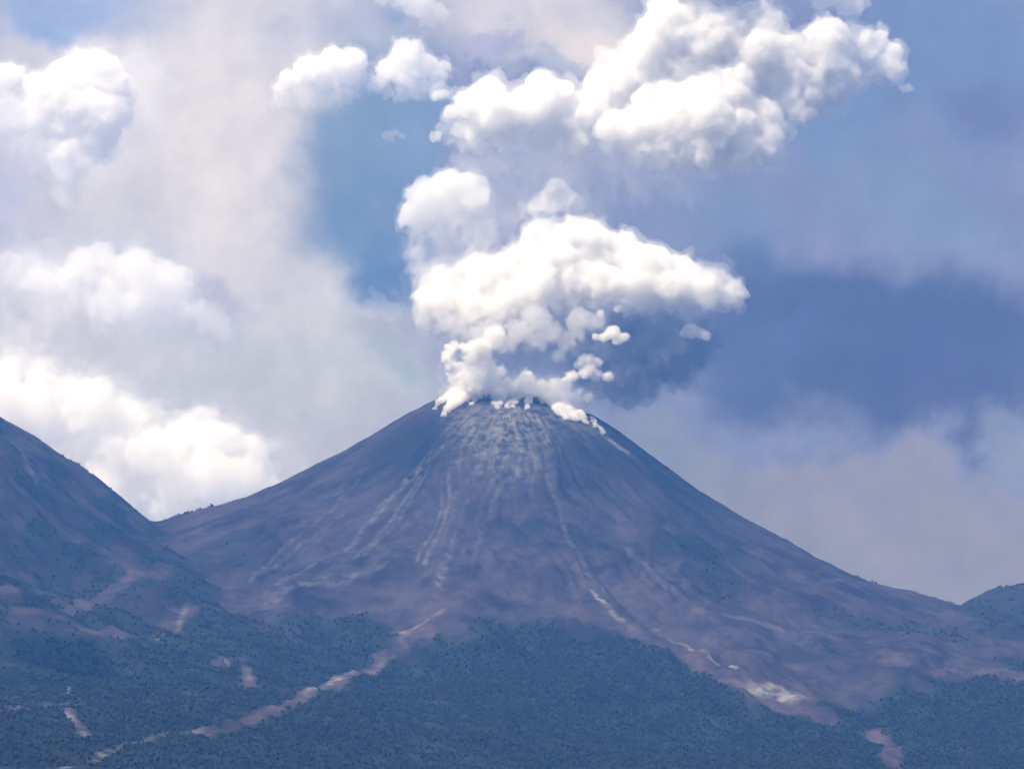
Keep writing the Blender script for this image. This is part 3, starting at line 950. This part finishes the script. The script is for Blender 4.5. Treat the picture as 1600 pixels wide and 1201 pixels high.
cloud('smoke', [(604, 212, 8), (617, 208, 7), (628, 214, 6), (612, 218, 5)], PY, m_thin, 3, seed=34, ragged=.4, kids=(6, 3), kind='stuff', label='tiny torn shred of smoke alone in the blue gap')

# --- clouds beyond the mountain
G = 'cumulus clouds behind the volcano'
o = cloud('cloud', [(150, 125, 46), (108, 135, 42), (170, 180, 34), (70, 170, 30), (150, 215, 34), (175, 140, 26), (60, 140, 24), (130, 175, 40), (160, 200, 26), (12, 120, 22), (-20, 140, 36), (90, 200, 30), (60, 190, 22), (100, 240, 24), (108, 275, 14), (30, 200, 16), (40, 170, 22)],
          BY, vol_mat('left_cumulus', 0.012), 9, seed=41, ragged=.25, kids=(8, 6, 4), group=G, label='bright heaped cloud high on the left with a ragged hanging underside')
wisps(o, 'wisp', [(180, 170, 34), (110, 260, 34), (150, 230, 34), (60, 240, 24), (0, 190, 40), (100, 300, 18), (200, 140, 20)], BY, m_cumsoft, 14, seed=42, ragged=.45, kids=(6, 3))
o = cloud('cloud', [(520, 108, 30), (485, 115, 28), (552, 98, 22), (455, 125, 18), (437, 142, 13), (510, 130, 22), (545, 120, 20)], BY, m_cumulus, 7, seed=43, ragged=.2, kids=(8, 6, 4), group=G,
          label='flat-based white cloud left of the round knobbly one, above the blue gap')
wisps(o, 'wisp', [(440, 158, 14), (480, 150, 24), (530, 148, 26), (565, 130, 20)], BY, m_cumsoft, 11, seed=44, ragged=.45, kids=(6, 3))
o = cloud('cloud', [(638, 90, 26), (610, 115, 22), (660, 108, 26), (685, 118, 16), (635, 122, 22), (590, 130, 14), (695, 105, 10)], BY, m_cumulus, 7, seed=45, ragged=.2, kids=(8, 6, 4), group=G,
          label='round knobbly white cloud just left of the upper smoke')
wisps(o, 'wisp', [(600, 142, 16), (640, 145, 22), (675, 140, 20)], BY, m_cumsoft, 11, seed=46, ragged=.45, kids=(6, 3))
o = cloud('cloud', [(655, 8, 26), (685, 20, 16), (630, 0, 20), (600, -10, 20), (670, 35, 12)], BY, m_cumsoft, 10, seed=47, ragged=.3, kids=(7, 4), group=G, label='soft white cloud cut by the top edge, left of centre')
o = cloud('cloud', [(160, 412, 28), (130, 425, 32), (215, 430, 40), (255, 450, 44), (190, 470, 44), (60, 440, 24), (190, 440, 32), (235, 440, 38), (270, 462, 34), (215, 470, 30), (295, 490, 22), (100, 440, 18)], BY, m_cumsoft, 9, seed=48, ragged=.25, kids=(8, 6, 3), group=G,
          label='hazy domed cloud at mid height on the left')
wisps(o, 'wisp', [(320, 500, 28), (345, 515, 16), (230, 490, 40), (150, 465, 34), (80, 450, 34), (40, 430, 30), (190, 510, 30), (320, 545, 14)], BY, vol_mat('wisp_veil', 0.002), 16, seed=49, ragged=.5, kids=(6, 3))
o = cloud('cloud', [(14, 400, 10), (28, 404, 7), (2, 402, 8)], BY, m_cumsoft, 8, seed=50, ragged=.25, kids=(6, 3), group=G, label='little cloud scrap at the left edge beside the hazy dome')
o = cloud('cloud', [(10, 590, 24), (60, 605, 26), (100, 615, 26), (-10, 640, 60), (60, 660, 60), (140, 640, 42), (190, 660, 36), (200, 720, 60), (260, 720, 48), (310, 665, 26), (325, 648, 15), (290, 690, 34), (340, 700, 38), (380, 720, 36), (350, 760, 60), (270, 790, 60), (400, 740, 28), (415, 770, 30), (180, 780, 60)],
          BY, vol_mat('cream_cumulus', 0.0062, color=(1, .992, .972)), 10, seed=51, ragged=.25, kids=(8, 6, 3), group=G, label='big creamy cloud bank filling the saddle between the two mountains')
wisps(o, 'wisp', [(430, 690, 10), (420, 700, 14), (400, 700, 20), (240, 650, 22), (200, 635, 22), (280, 665, 24), (320, 680, 24), (20, 560, 20), (60, 580, 24), (120, 600, 20), (160, 610, 20), (360, 680, 20)], BY, vol_mat('wisp_edge', 0.003), 13, seed=52, ragged=.5, kids=(6, 3))
o = cloud('cloud', [(590, 470, 14), (575, 485, 16), (610, 490, 18), (580, 455, 8), (555, 480, 10)], BY, m_veil, 12, seed=53, ragged=.4, kids=(6, 3), group=G, label='faint wisp of cloud left of the middle smoke')

for j, (blobs, den) in enumerate([
    ([(140, 150, 80), (60, 180, 60), (190, 190, 60), (120, 240, 60), (200, 120, 50)], 0.0009),
    ([(190, 450, 80), (90, 450, 60), (280, 490, 60), (40, 440, 50), (330, 520, 40)], 0.0010),
    ([(60, 620, 70), (160, 660, 80), (270, 710, 80), (370, 730, 60), (10, 570, 50), (430, 730, 30)], 0.0009)]):
    cloud('cloud_haze', blobs, BY + 500, vol_mat('cloud_haze', den), 20, seed=60 + j, ragged=.6, kids=(6, 4), fringe=0.5, kind='stuff',
          label=['soft haze round the bright heaped cloud high on the left', 'soft haze round the domed cloud at mid height on the left', 'soft haze round the creamy cloud bank in the saddle'][j])
